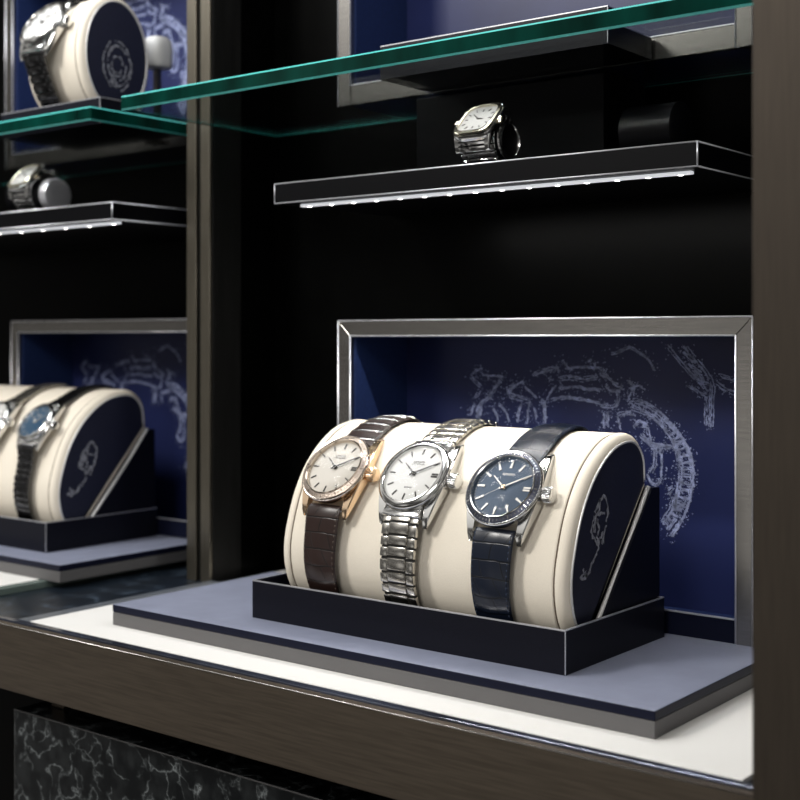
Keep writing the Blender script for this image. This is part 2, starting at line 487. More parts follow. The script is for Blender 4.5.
def tray(label, x0=-.658, x1=-.398, dx=0, dy=0, wedge=True, y0=.662, y1=.790, z0=-.2, z1=-.1735, arc=None):
    arc = arc or ARC
    x0 += dx; x1 += dx; y0 += dy; y1 += dy
    t = thing('watch_tray', ((x0 + x1) / 2, (y0 + y1) / 2, z0), label, 'tray', 'navy leather watch trays')
    w = .0032
    bm = bmesh.new()
    o4 = [(x0, y0), (x1, y0), (x1, y1), (x0, y1)]; i4 = [(x0 + w, y0 + w), (x1 - w, y0 + w), (x1 - w, y1 - w), (x0 + w, y1 - w)]
    zf = z0 + .004
    V = lambda q, z: [bm.verts.new((p[0], p[1], z)) for p in q]
    a, b, c, d = V(o4, z0), V(o4, z1), V(i4, z1), V(i4, zf)
    bm.faces.new(a[::-1]); bm.faces.new(d)
    for A, B in ((a, b), (b, c), (c, d)):
        for k in range(4): bm.faces.new((A[k], A[(k + 1) % 4], B[(k + 1) % 4], B[k]))
    bmesh.ops.recalc_face_normals(bm, faces=bm.faces[:])
    es = [e for e in bm.edges if not (abs(e.verts[0].co.z - z0) < 1e-5 and abs(e.verts[1].co.z - z0) < 1e-5)]
    bmesh.ops.bevel(bm, geom=es, offset=.0005, segments=2, affect='EDGES')
    finish('tray_box', bm, M_navy, t)
    bm = bmesh.new()
    h = .0007
    for (a, b) in (((x0, y0), (x1, y0)), ((x1, y0), (x1, y1)), ((x0, y0), (x0, y1)), ((x0, y1), (x1, y1))):
        box(bm, min(a[0], b[0]) - .0001, max(a[0], b[0]) + .0001, min(a[1], b[1]) - .0001, max(a[1], b[1]) + .0001, z1, z1 + .0001) if False else None
    # lit top edges of the leather, painted in as a pale strip
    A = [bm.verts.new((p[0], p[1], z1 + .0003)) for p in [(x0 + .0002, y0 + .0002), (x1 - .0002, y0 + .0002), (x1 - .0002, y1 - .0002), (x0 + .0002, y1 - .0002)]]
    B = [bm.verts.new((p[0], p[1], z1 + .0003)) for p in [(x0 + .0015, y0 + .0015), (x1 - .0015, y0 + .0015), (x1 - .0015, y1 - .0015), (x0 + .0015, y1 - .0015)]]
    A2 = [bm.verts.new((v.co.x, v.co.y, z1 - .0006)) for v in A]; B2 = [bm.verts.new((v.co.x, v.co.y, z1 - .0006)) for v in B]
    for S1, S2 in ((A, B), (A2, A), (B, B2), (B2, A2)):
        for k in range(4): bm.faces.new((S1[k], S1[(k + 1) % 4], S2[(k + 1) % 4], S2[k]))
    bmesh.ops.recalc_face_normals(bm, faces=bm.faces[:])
    finish('rim_highlight', bm, M_edge, t)
    bm = bmesh.new()
    tube(bm, [(x1 - .0001, y0 + .0001, z0 + .0005), (x1 - .0001, y0 + .0001, z1)], .00035, 6)
    finish('corner_edge', bm, M_edge, t)
    if wedge:
        a, b = arc[-1], arc[0]
        g = .0009
        dirv = Vector((b[0] - a[0], b[1] - a[1])).normalized(); nn = Vector((dirv.y, -dirv.x))
        T = Matrix(((0, 0, 1, 0), (1, 0, 0, dy), (0, 1, 0, 0), (0, 0, 0, 1)))
        bm = bmesh.new()
        q = [Vector(b) + nn * g, Vector(a) + nn * g]
        k = (q[1].y - (z0 + .0045)) / (q[0].y - q[1].y)
        low = q[1] + (q[1] - q[0]) * k
        poly = [(q[0].x, q[0].y), (y1 - dy - .0003, q[0].y - .0005), (y1 - dy - .0003, z1 + .0005), (y1 - dy - .0036, z1 + .0005), (y1 - dy - .0036, z0 + .0045), (low.x, low.y)]
        prism(bm, poly, T, x0 + .0035, x1 - .0036)
        finish('back_support', bm, M_navy, t)
    return t
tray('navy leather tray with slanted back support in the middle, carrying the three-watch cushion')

# ------------------------------------------------------------------ cases with the printed backboard
ENG = []
def addc(ox, oy, sc, lines): ENG.extend([[(ox + x / sc, oy + y / sc) for x, y in l] for l in lines])
addc(460, 335, 5.714, [[(70, 235), (90, 265), (120, 285)], [(75, 215), (95, 195), (130, 190)], [(130, 230), (160, 235), (190, 230), (215, 240), (245, 240)], [(240, 235), (205, 290), (170, 345), (130, 375), (105, 400), (100, 470)],
     [(120, 385), (115, 470)], [(55, 460), (75, 400)], [(190, 420), (215, 460), (215, 495)], [(225, 400), (260, 430), (285, 495)], [(275, 330), (300, 300), (340, 265), (375, 270)], [(280, 345), (340, 360), (400, 375), (385, 440), (385, 495)],
     [(370, 300), (440, 360)], [(345, 395), (330, 440), (325, 495)], [(490, 490), (490, 390), (465, 365)], [(480, 485), (478, 380)], [(490, 370), (530, 310), (545, 290)], [(420, 225), (480, 205), (560, 190)], [(560, 180), (560, 210)],
     [(512, 250), (524, 262)], [(585, 145), (620, 190)], [(600, 195), (700, 185), (800, 195)], [(530, 360), (600, 350), (700, 360), (800, 385)], [(570, 250), (640, 240), (700, 255), (790, 240)], [(570, 310), (660, 300), (720, 315), (800, 320)],
     [(430, 420), (440, 470)], [(270, 340), (285, 300), (320, 285)], [(110, 330), (95, 360)], [(745, 135), (752, 150)], [(768, 160), (775, 175)], [(160, 345), (185, 370)], [(100, 420), (125, 440), (105, 465)]])
addc(600, 330, 5.333, [[(155, 385), (200, 375), (260, 400), (320, 440), (370, 490), (400, 525)], [(160, 410), (230, 435), (290, 470), (350, 525)], [(365, 85), (400, 130), (440, 175), (480, 225), (520, 260), (550, 290), (575, 330)],
     [(455, 90), (490, 140), (540, 200), (580, 250), (600, 300), (595, 360), (590, 520)], [(475, 290), (520, 325), (565, 345)], [(570, 355), (570, 510)], [(620, 290), (660, 320), (715, 345)], [(640, 245), (715, 265)], [(0, 240), (40, 250), (70, 290), (120, 310)],
     [(20, 210), (20, 250)], [(90, 330), (95, 400), (60, 420), (0, 410)], [(165, 320), (210, 290), (240, 320)], [(150, 370), (165, 330)], [(60, 130), (100, 120), (150, 90), (220, 130), (260, 160), (290, 215)], [(20, 440), (20, 520)], [(45, 440), (45, 520)],
     [(95, 460), (105, 520)], [(180, 520), (210, 480), (250, 510)], [(440, 120), (500, 170)], [(470, 180), (540, 225)], [(500, 215), (560, 270)], [(520, 270), (590, 290)], [(205, 390), (215, 425)], [(250, 400), (240, 435)], [(300, 430), (285, 465)], [(345, 470), (330, 505)],
     [(30, 290), (60, 330), (110, 320)], [(150, 270), (190, 300), (180, 340)], [(100, 460), (140, 440), (180, 450)]])
addc(630, 420, 5.714, [[(200, 0), (260, 50), (310, 120), (345, 200), (362, 290), (358, 370), (340, 450), (315, 530), (280, 600), (240, 665)], [(190, 0), (250, 55), (300, 125), (335, 205), (350, 290), (348, 370), (330, 450)],
     [(140, 0), (190, 45), (240, 110), (275, 180), (293, 250), (293, 340), (275, 430), (250, 500), (190, 590)], [(235, 105), (270, 180), (285, 250)], [(60, 80), (110, 130), (160, 150), (240, 150)], [(70, 95), (120, 140), (170, 140), (235, 155)], [(110, 130), (90, 30), (60, 40)],
     [(150, 160), (180, 190), (180, 290), (175, 340)], [(140, 180), (135, 270), (115, 300)], [(100, 310), (130, 370), (160, 370), (175, 340)], [(215, 390), (240, 375)], [(225, 430), (235, 415)], [(275, 350), (260, 430), (265, 500)], [(250, 440), (260, 520)],
     [(300, 500), (320, 450)], [(210, 620), (260, 560)], [(230, 650), (290, 570)], [(130, 150), (150, 180), (190, 160)], [(240, 490), (290, 510)], [(280, 520), (310, 500)]])
for k in range(16):            # short radial hatches between the two rims of the drawn watch
    a = math.radians(-50 + k * 7.5)
    ENG.append([(630 + (100 + 195 * math.cos(a)) / 5.714, 420 + (310 + 300 * math.sin(a)) / 5.714), (630 + (102 + 250 * math.cos(a)) / 5.714, 420 + (312 + 330 * math.sin(a)) / 5.714)])
YB = .871
def case(label):
    x0, x1, y, zt, xi0, xi1, zi = -.6952, -.3400, .7986, .0141, -.6823, -.3516, .0018
    zb, zbi, dep = -.2, -.1845, .0052
    t = thing('display_case', ((x0 + x1) / 2, .83, -.2155), label, 'display case', 'steel framed display cases')
    bm = bmesh.new()
    T = Matrix(((1, 0, 0, 0), (0, 0, 1, 0), (0, 1, 0, 0), (0, 0, 0, 1)))
    for poly in ([(x0, zt), (x1, zt), (xi1, zi), (xi0, zi)], [(x0, zt), (xi0, zi), (xi0, zbi + .0135), (xi0, zb), (x0, zb)], [(x1, zt), (xi1, zi), (xi1, zb), (x1, zb)]):
        prism(bm, poly, T, y, y + dep)
    bmesh.ops.bevel(bm, geom=bm.edges[:], offset=.0004, segments=1, affect='EDGES')
    finish('frame', bm, M_steel, t)
    bm = bmesh.new()
    for a, b in (((x0, zt), (x1, zt)), ((xi0, zi), (xi1, zi)), ((xi0, zi), (xi0, zbi)), ((xi1, zi), (xi1, zb)), ((x0, zt), (x0, zb)), ((x1, zt), (x1, zb))):
        tube(bm, [(a[0], y + .0002, a[1]), (b[0], y + .0002, b[1])], .0007, 6)
    finish('frame_bead', bm, M_edge, t, smooth=True)
    finish('bottom_rail', bx(xi0 + .0001, xi1 - .0001, y + .0008, y + dep, zb, zbi, bev=.0005), M_navy_edge, t)
    bm = bmesh.new()
    box(bm, xi0 + .0001, xi1 - .0001, y + .0004, y + .0030, zbi - .0002, zbi + .0008, bev=.0002)
    finish('rail_bead', bm, M_edge, t)
    # box body: thick sides, top, bottom and back
    bm = bmesh.new(); yb0 = y + dep + .0001; th = .0045
    box(bm, xi0 - .004, xi0 - .0002 + .002, yb0, .8795, -.2155, zi + .006)
    box(bm, xi1 - .0018, xi1 + .004, yb0, .8795, -.2155, zi + .006)
    box(bm, xi0 + .0019, xi1 - .0019, yb0, .8795, zi - .0012, zi + .006)
    box(bm, xi0 + .0019, xi1 - .0019, yb0, .8795, -.2155, -.198)
    finish('case_body', bm, M_lining, t)
    bm = bmesh.new()
    for a in (xi0 - .0052, xi1 + .0041): box(bm, a, a + .0011, yb0, .8795, -.2155, zi + .0062)
    box(bm, xi0 - .0052, xi1 + .0052, yb0, .8795, zi + .0062, zi + .0074)
    finish('outer_shell', bm, M_black, t)
    pn = finish('back_panel', bx(xi0 + .0019, xi1 - .0019, YB + .0003, .8795, -.1979, zi - .0013), M_panel, t)
    bm = bmesh.new()
    for l in ENG:
        q = [on_y(u, v, YB) for u, v in l]
        q = [Vector((min(max(p.x, xi0 + .003), xi1 - .003), YB, min(p.z, zi - .003))) for p in q]
        ribbon(bm, q, (0, -1, 0), .0013)
        for _ in range(2):
            o = Vector((rnd.uniform(-.002, .002), .00005 + .00004 * _, rnd.uniform(-.002, .002)))
            ribbon(bm, [p + o for p in q], (0, -1, 0), .0010)
    for l in ENG:                                   # chalky specks along the lines
        for u, v in l:
            for _ in range(7):
                p = on_y(u + rnd.gauss(0, 4), v + rnd.gauss(0, 4), YB - .00008)
                if p.z > zi - .004 or p.x > xi1 - .004: continue
                r = rnd.uniform(.0003, .0009); k0 = rnd.random() * 6
                bm.faces.new([bm.verts.new(p + Vector((r * math.cos(k0 + a) * rnd.uniform(.5, 1), 0, r * math.sin(k0 + a) * rnd.uniform(.5, 1)))) for a in (0, 1.3, 2.5, 3.8, 5.0)])
    finish('printed_drawing', bm, M_ink, pn)
    return t
case_main = case('steel framed navy case standing right behind the three-watch cushion')
case_up = copy_tree(case_main, (0, 0, .3995 - .0001), 'steel framed navy case standing on the front glass shelf, seen through it')
case_left = copy_tree(case_main, (-.541, .066, .0045), 'steel framed navy case at left, behind the cushion with the blue dial watch')
case_upl = copy_tree(case_main, (-.5515, .066, .3995 - .0001), 'steel framed navy case in the top left corner behind the cushion')
def steel_bottom(o):           # the raised cases show a plain steel rail at the bottom
    for c in o.children:
        if c.name.startswith('bottom_rail'):
            me = c.data.copy(); me.materials[0] = M_steel; c.data = me
        if c.name.startswith(('case_body', 'outer_shell')):
            me = c.data.copy()
            for v in me.vertices:
                wz = v.co.z + WLOC[case_main.name].translation.z
                if wz < -.2: v.co.z += (-.1999 - wz)
            c.data = me
for o in (case_up, case_upl): steel_bottom(o)
for o in (case_left, case_upl):                     # their backboards carry the drawing further to the left
    for c in o.children:
        for g in c.children:
            if g.name.startswith('printed_drawing'):
                me = g.data.copy()
                for v in me.vertices: v.co.x -= .050; v.co.z -= .006
                bm = bmesh.new(); bm.from_mesh(me)
                lim = -.6823 + .003 - WLOC[case_main.name].translation.x
                bmesh.ops.delete(bm, geom=[v for v in bm.verts if v.co.x < lim], context='VERTS')
                bm.to_mesh(me); bm.free(); g.data = me

# left bay cushion and tray
LX, LY = -.598, .068
LS = 1.07
ARC_L = [(.662 + (p[0] - .662) * LS, -.1962 + (p[1] + .1955) * LS + LZ) for p in ARC]
PROF_L = closed_profile(ARC_L)
lc = cushion(-1.34, -.398 + LX, PROF_L, 'cream cushion at lower left holding the small blue dial watch', dy=LY)
back_piping(lc, -.398 + LX, LY, arc=ARC_L)
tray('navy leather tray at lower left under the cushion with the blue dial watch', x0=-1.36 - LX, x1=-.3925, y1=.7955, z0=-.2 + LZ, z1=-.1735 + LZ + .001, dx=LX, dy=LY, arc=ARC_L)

# ------------------------------------------------------------------ watches
def arc_data(arc):
    pts = [Vector((0, p[0], p[1])) for p in arc]
    S = [0]
    for a, b in zip(pts, pts[1:]): S.append(S[-1] + (b - a).length)
    return pts, S
def arc_at(pts, S, s):
    s = min(max(s, 0), S[-1])
    for i in range(len(S) - 1):
        if S[i + 1] >= s:
            f = (s - S[i]) / (S[i + 1] - S[i]); p = pts[i].lerp(pts[i + 1], f)
            a = pts[max(i - 1, 0)]; b = pts[min(i + 2, len(pts) - 1)]
            t = (b - a).normalized(); return p, t, Vector((0, t.z, -t.y)) * 1.0
    return pts[-1], (pts[-1] - pts[-2]).normalized(), Vector((0, 0, -1))

I4 = Matrix.Identity(4)
def bar(bm, W, ang, r0, r1, w0, w1, z0, z1):
    """a tapered bar lying on the dial along clock angle ang (0 = twelve)"""
    dx, dy = math.sin(ang), math.cos(ang); px, py = dy, -dx
    poly = [(dx * r0 + px * w0, dy * r0 + py * w0), (dx * r0 - px * w0, dy * r0 - py * w0), (dx * r1 - px * w1, dy * r1 - py * w1), (dx * r1 + px * w1, dy * r1 + py * w1)]
    return prism(bm, poly, W, z0, z1)

def strap_path(pts, S, C, W, k, up):
    """stations of a strap from the lug tip along the cushion to its end"""
    L = W @ Vector((0, (.0262 if up else -.0255) * k, -.0100 * k))
    best = min(range(len(S)), key=lambda i: (pts[i] - Vector((0, L.y, L.z))).length)
    sL = S[best]; p, t, n = arc_at(pts, S, sL)
    h0 = max((Vector((0, L.y, L.z)) - p).dot(n), .003)
    end = 0.0 if up else S[-1]
    m = max(8, int(abs(end - sL) / .0016)); out = []
    for i in range(m + 1):
        s = sL + (end - sL) * i / m
        p, t, n = arc_at(pts, S, s)
        q = abs(s - sL)
        h = .0030 * k + (h0 - .0030 * k) * math.exp(-(q / (.016 * k)) ** 2) + (0 if up else .0048 * math.sin(math.pi * min(1, q / abs(end - sL)) ** .75) ** .8)
        out.append((p + n * h, n, abs(s - sL)))
    return out

def make_strap(root, C, W, pts, S, k, mtl, stitch, ridged_top):
    for up in (True, False):
        st = strap_path(pts, S, C, W, k, up)
        total = st[-1][2]
        bm = bmesh.new(); uvl = bm.loops.layers.uv.new('UVMap'); rings = []
        cols = [-1, -.94, -.84, -.72, -.4, 0, .4, .72, .84, .94, 1]
        hh = [0.0, .0011, .0013, .0013, .0021, .0025, .0021, .0013, .0013, .0011, 0]
        for (p, n, s) in st:
            w = (.0155 - .0030 * min(1, s / .1)) * k
            rid = (.0007 * (math.sin(s / .0046 * math.pi / k) ** 8) if ridged_top and up else 0)
            ring = []
            for c, h in zip(cols, hh): ring.append((bm.verts.new(Vector((C.x + c * w, p.y, p.z)) + n * (h - rid - .0008) * k), c, s))
            for c in (.9, 0, -.9): ring.append((bm.verts.new(Vector((C.x + c * w, p.y, p.z)) - n * .0018 * k), c, s))
            rings.append(ring)
        n_ = len(rings[0])
        for A, B in zip(rings, rings[1:]):
            for q in range(n_):
                loop = (A[q], A[(q + 1) % n_], B[(q + 1) % n_], B[q])
                f = bm.faces.new([x[0] for x in loop])
                for l, x in zip(f.loops, loop): l[uvl].uv = (x[1] * .5 + .25 + .25 * math.sin(x[2] * 90), x[2] / (.031 * k))
        bm.faces.new([x[0] for x in rings[0]][::-1]); bm.faces.new([x[0] for x in rings[-1]])
        bmesh.ops.recalc_face_normals(bm, faces=bm.faces[:])
        so = finish('upper_strap' if up else 'lower_strap', bm, mtl, root, smooth=45)
        if ridged_top and up:
            nxt = .004
            for (p, n, s) in st:
                if s < nxt: continue
                nxt = s + .0088
                w = (.0155 - .0030 * min(1, s / .1)) * k * .99
                b3 = bmesh.new()
                tube(b3, [Vector((C.x + c * w, p.y, p.z)) + n * h * k for c, h in ((-1, -.0002), (-.9, .0008), (-.5, .0014), (0, .0018), (.5, .0014), (.9, .0008), (1, -.0002))], .0006 * k, 6)
                finish('cross_bar', b3, M_pol, so, smooth=True)
        if stitch:
            for sg in (-1, 1):
                bm = bmesh.new()
                for i in range(2, len(st) - 2, 2):
                    (p, n, s), (p2, n2, s2) = st[i], st[i + 1]
                    w = (.0155 - .0030 * min(1, s / .1)) * k
                    a = Vector((C.x + sg * .88 * w, p.y, p.z)) + n * .00045 * k; b = Vector((C.x + sg * .88 * w, p2.y, p2.z)) + n2 * .00045 * k
                    tube(bm, [a, a.lerp(b, .85)], .00032 * k, 5)
                finish('stitching', bm, stitch, so, smooth=True)

def make_bracelet(root, C, pts, S, st, k, mtl, wmid=.0078, wside=.0147, pitch=.0070, taper=.0025):
    """rows of links, each row one part"""
    total = st[-1][2]; n = int(total / (pitch * k))
    for i in range(n):
        s0, s1 = i * pitch * k, (i + 1) * pitch * k
        def at(s):
            j = min(range(len(st)), key=lambda q: abs(st[q][2] - s)); return st[j]
        (p, nn, _), (p2, nn2, _) = at(s0), at(s1)
        t = (p2 - p).normalized(); nm = ((nn + nn2) / 2).normalized(); mid = (p + p2) / 2
        L = (p2 - p).length * .5
        f = 1 - taper / wside * min(1, s0 / .1)
        B = Matrix(((1, t.x, nm.x, C.x), (0, t.y, nm.y, mid.y), (0, t.z, nm.z, mid.z), (0, 0, 0, 1)))
        bm = bmesh.new()
        for (a, b, h, sh) in ((-wmid * f, wmid * f, .0022, 0), (-wside * f, -wmid * f - .0003, .0017, .25), (wmid * f + .0003, wside * f, .0017, .25)):
            b2 = bmesh.new()
            box(b2, a * k, b * k, -L * .90 + sh * L, L * .80 + sh * L, -.0014 * k, h * k, bev=.0007 * k)
            for v in b2.verts: v.co = B @ v.co
            me = bpy.data.meshes.new('tmp'); b2.to_mesh(me); b2.free(); bm.from_mesh(me); bpy.data.meshes.remove(me)
        n0 = len(bm.faces)
        b2 = bmesh.new(); box(b2, -wside * .96 * f * k, wside * .96 * f * k, -L * 1.04, L * 1.04, -.0014 * k, .0004 * k)
        for v in b2.verts: v.co = B @ v.co
        me = bpy.data.meshes.new('tmp'); b2.to_mesh(me); b2.free(); bm.from_mesh(me); bpy.data.meshes.remove(me)
        bm.faces.ensure_lookup_table()
        for fc in bm.faces[n0:]: fc.material_index = 1
        finish('bracelet_link', bm, [mtl, M_core], root, smooth=35)

def make_watch(label, X, cy, cz, phi, arc, k=1.0, metal=None, bezel_mat=None, dial=None, markers=None, hands=None, insert=None,
               strap=None, stitch=None, ridged=False, seconds=False, text_mat=None, group='round watches on cream cushions', crown_mat=None, minute=False):
    C = Vector((X, cy, cz)); ph = math.radians(phi)
    t = thing('wrist_watch', C, label, 'watch', group, rotx=ph)
    W = WLOC[t.name]
    pts, S = arc_data(arc)
    # case: central drum plus two long flank rails that end in the lugs
    bm = bmesh.new()
    lathe(bm, [(.018 * k, -.0118 * k), (.0235 * k, -.0112 * k), (.0258 * k, -.0085 * k), (.0262 * k, -.0050 * k), (.0258 * k, -.0032 * k)], 72, T=W)
    for sg in (-1, 1):
        secs = []
        for i in range(21):
            y = -.0335 + .067 * i / 20; a = abs(y) / .0335
            xo = .0268 - .0074 * a ** 1.5; xi = .0158 + .0006 * a
            zt = -.0034 - .0084 * a ** 1.8; zb = -.0112 - .0042 * a ** 2.2
            if a > .9: zt -= .0022 * (a - .9) / .1; zb += .0010 * (a - .9) / .1
            e = .0007
            secs.append([W @ (Vector((sg * x_, y, z_)) * k) for x_, z_ in ((xi, zt), (xo - e, zt), (xo, zt - e), (xo, zb + e), (xo - e, zb), (xi, zb))])
        loft(bm, secs)
    bmesh.ops.recalc_face_normals(bm, faces=bm.faces[:])
    finish('case', bm, metal, t, smooth=35)
    # bezel
    bm = bmesh.new()
    if insert:
        lathe(bm, [(.0266 * k, -.0036 * k), (.0274 * k, -.0030 * k), (.0275 * k, -.0020 * k, 1), (.0268 * k, -.0012 * k, 1), (.0262 * k, -.0013 * k), (.0262 * k, -.0036 * k)], 144, T=W, fl=(72, .00035 * k), close=True)
        bz = finish('bezel', bm, bezel_mat, t, smooth=40)
        bm = bmesh.new()
        lathe(bm, [(.0263 * k, -.0030 * k), (.0263 * k, -.0014 * k), (.0229 * k, -.0001 * k), (.0229 * k, -.0030 * k)], 96, T=W, close=True)
        ins = finish('bezel_insert', bm, insert, bz, smooth=40)
        bm = bmesh.new()
        for q in range(60):
            big = q % 5 == 0
            a = 2 * math.pi * q / 60
            rm = .0246 * k; rw = (.0011 if big else .0006) * k
            w = (.00042 if big else .00022) * k
            c = Vector((math.sin(a) * rm, math.cos(a) * rm, -.00062 * k))
            rd = Vector((math.sin(a), math.cos(a), -.38)).normalized(); tg = Vector((math.cos(a), -math.sin(a), 0))
            up = rd.cross(tg) * -1
            if up.z < 0: up = -up
            vs = [bm.verts.new(W @ (c + rd * sx * rw + tg * sy * w + up * .00012 * k)) for sx, sy in ((-1, -1), (1, -1), (1, 1), (-1, 1))]
            f = bm.faces.new(vs)
        finish('scale_marks', bm, bezel_mat, ins)
        bm = bmesh.new()
        lathe(bm, [(.0230 * k, -.0030 * k), (.0230 * k, .0003 * k), (.0226 * k, .0007 * k), (.0219 * k, .0004 * k), (.0214 * k, -.0022 * k), (.0218 * k, -.0030 * k)], 96, T=W, close=True)
        finish('inner_ring', bm, bezel_mat, bz, smooth=40)
    else:
        lathe(bm, [(.0262 * k, -.0038 * k), (.0270 * k, -.0030 * k), (.0268 * k, -.0016 * k), (.0250 * k, -.0004 * k), (.0236 * k, .0003 * k), (.0226 * k, .0004 * k), (.0219 * k, -.0004 * k), (.0214 * k, -.0022 * k), (.0220 * k, -.0038 * k)], 96, T=W, close=True)
        finish('bezel', bm, bezel_mat, t, smooth=50)
    # dial
    bm = bmesh.new()
    lathe(bm, [(.0217 * k, -.0034 * k), (.0217 * k, -.0022 * k)], 72, T=W)
    d = finish('dial', bm, dial, t)
    z = -.0022 * k
    for h in range(12):
        a = math.radians(30 * h); bm = bmesh.new()
        if h == 3:
            for o in (-.0009, .0009):
                poly = [(.0148 * k, (o - .0006) * k), (.0198 * k, (o - .0006) * k), (.0198 * k, (o + .0006) * k), (.0148 * k, (o + .0006) * k)]
                prism(bm, poly, W, z, z + .0005 * k)
        elif insert is M_insert_bl:
            bar(bm, W, a, .0142 * k, .0200 * k, .00085 * k, .00045 * k, z, z + .0006 * k)
        else:
            bar(bm, W, a, .0155 * k, .0200 * k, .00045 * k, .00045 * k, z, z + .0005 * k)
        finish('hour_marker', bm, markers, d)
    if minute:
        bm = bmesh.new()
        for q in range(60):
            if q % 5: bar(bm, W, math.radians(6 * q), .0200 * k, .0210 * k, .00012 * k, .00012 * k, z, z + .0001 * k)
        finish('minute_track', bm, markers, d)
    # tiny lettering under twelve (not legible in the photograph: strokes only)
    bm = bmesh.new()
    def letters(y, w, n, hgt):
        for q in range(n):
            x = -w + 2 * w * q / (n - 1)
            bar_w = .00022 * k
            prism(bm, [((x - bar_w / k) * k, (y - hgt) * k), ((x + bar_w / k) * k, (y - hgt) * k), ((x + bar_w / k) * k, (y + hgt) * k), ((x - bar_w / k) * k, (y + hgt) * k)], W, z, z + .0001 * k)
            if q % 2 == 0 and q < n - 1:
                x2 = x + 2 * w / (n - 1) * .6; yy = y + hgt * (.8 if q % 4 else -.8)
                prism(bm, [(x * k, (yy - .00015) * k), (x2 * k, (yy - .00015) * k), (x2 * k, (yy + .00015) * k), (x * k, (yy + .00015) * k)], W, z, z + .0001 * k)
    letters(.0098, .0042, 9, .00075)
    if not minute: letters(.0080, .0050, 12, .0004)
    if dial is M_dial_white: letters(-.0105, .0028, 7, .0006)
    finish('dial_lettering', bm, text_mat or markers, d)
    # hands at about ten past ten
    bm = bmesh.new(); bar(bm, W, math.radians(-52), -.002 * k, .0125 * k, .00065 * k, .0003 * k, z + .0007 * k, z + .0010 * k)
    finish('hour_hand', bm, hands, t)
    bm = bmesh.new(); bar(bm, W, math.radians(61), -.003 * k, .0190 * k, .00065 * k, .00028 * k, z + .0011 * k, z + .0014 * k)
    finish('minute_hand', bm, hands, t)
    if seconds:
        bm = bmesh.new(); bar(bm, W, math.radians(236), -.004 * k, 0.0165 * k, .00009 * k, .00006 * k, z + .0014 * k, z + .0016 * k)
        finish('second_hand', bm, hands, t)
    bm = bmesh.new(); lathe(bm, [(.0016 * k, z), (.0016 * k, z + .0016 * k), (.0009 * k, z + .0019 * k)], 24, T=W)
    finish('hand_hub', bm, hands if dial is not M_dial_blue else M_gold, t, smooth=40)
    # crystal
    bm = bmesh.new()
    lathe(bm, [(.0215 * k, -.0003 * k), (.0213 * k, -.0001 * k), (.0150 * k, .0000 * k), (.0070 * k, .0001 * k), (.0005 * k, .00012 * k)], 48, T=W)
    outward(bm, W)
    finish('crystal', bm, M_crystal, t, smooth=True)
    # crown
    bm = bmesh.new()
    Wc = W @ Matrix.Translation((.0262 * k, 0, -.0070 * k)) @ Matrix.Rotation(math.pi / 2, 4, 'Y')
    lathe(bm, [(.0028 * k, 0), (.0028 * k, .0014 * k), (.0046 * k, .0016 * k, 1), (.0052 * k, .0024 * k, 1), (.0052 * k, .0064 * k, 1), (.0044 * k, .0076 * k), (.0020 * k, .0082 * k)], 96, T=Wc, fl=(24, .0005 * k))
    finish('crown', bm, crown_mat or metal, t, smooth=30)
    for y in (-.0285, .0285):
        bm = bmesh.new()
        tube(bm, [W @ (Vector((-.0165, y, -.0115)) * k), W @ (Vector((.0165, y, -.0115)) * k)], .0009 * k, 8)
        finish('spring_bar', bm, M_pol, t, smooth=True)
    if strap in ('steel', 'dark'):
        for up in (True, False): make_bracelet(t, C, pts, S, strap_path(pts, S, C, W, k, up), k, M_brace if strap == 'steel' else M_darklink)
        for y in (-.0255, .0255):
            bm = bmesh.new(); b2 = bmesh.new(); sg = 1 if y > 0 else -1
            box(b2, -.0156 * k, .0156 * k, (y - .0045) * k, (y + .0045) * k, -.0118 * k, -.0062 * k, bev=.0012 * k)
            for v in b2.verts: v.co = W @ v.co
            me = bpy.data.meshes.new('tmp'); b2.to_mesh(me); b2.free(); bm.from_mesh(me); bpy.data.meshes.remove(me)
            finish('end_link', bm, metal, t, smooth=35)
    else:
        make_strap(t, C, W, pts, S, k, strap, stitch, ridged)
    return t
M_brace = mat('bracelet_steel', (.58, .56, .52), .25, 1)
M_case_steel = mat('watch_case_steel', (.70, .70, .69), .16, 1)
make_watch('gold edged watch with silver dial on a brown crocodile strap', -.598, .6825, -.0895, 51, ARC, metal=M_gold, bezel_mat=mat('pale_gold_bezel', (.82, .72, .62), .16, 1), dial=M_dial_silver, markers=M_dark_marker,
           hands=M_dark_marker, insert=M_insert_br, strap=M_brown, stitch=M_stitch, ridged=True)
make_watch('all steel watch with white dial and link bracelet', -.5285, .6825, -.0895, 51, ARC, metal=M_case_steel, bezel_mat=M_case_steel, dial=M_dial_white, markers=M_dark_marker,
           hands=M_dark_marker, strap='steel')
make_watch('steel watch with dark blue dial on a navy crocodile strap, on the large middle cushion', -.4555, .6808, -.0932, 53.5, ARC, metal=M_case_steel, bezel_mat=M_case_steel, dial=M_dial_blue, markers=M_marker,
           hands=M_marker, insert=M_insert_bl, strap=M_blue, stitch=M_stitch_b, seconds=True, minute=True)
ARCL = [(p[0] + LY, p[1]) for p in ARC_L]
make_watch('small steel watch with teal blue dial on dark bracelet, lower left cushion', -1.0365, .6832 + LY - .0005, -.0785, 51, ARCL, k=.80, metal=M_case_steel, bezel_mat=M_case_steel, dial=M_dial_teal, markers=M_marker,
           hands=M_marker, strap='dark')
make_watch('steel watch with link bracelet cut by the left picture edge, on the lower left cushion', -1.106, .6832 + LY - .0005, -.0785, 51, ARCL, k=.80, metal=M_case_steel, bezel_mat=M_case_steel, dial=M_dial_white, markers=M_dark_marker,
           hands=M_dark_marker, strap='steel')

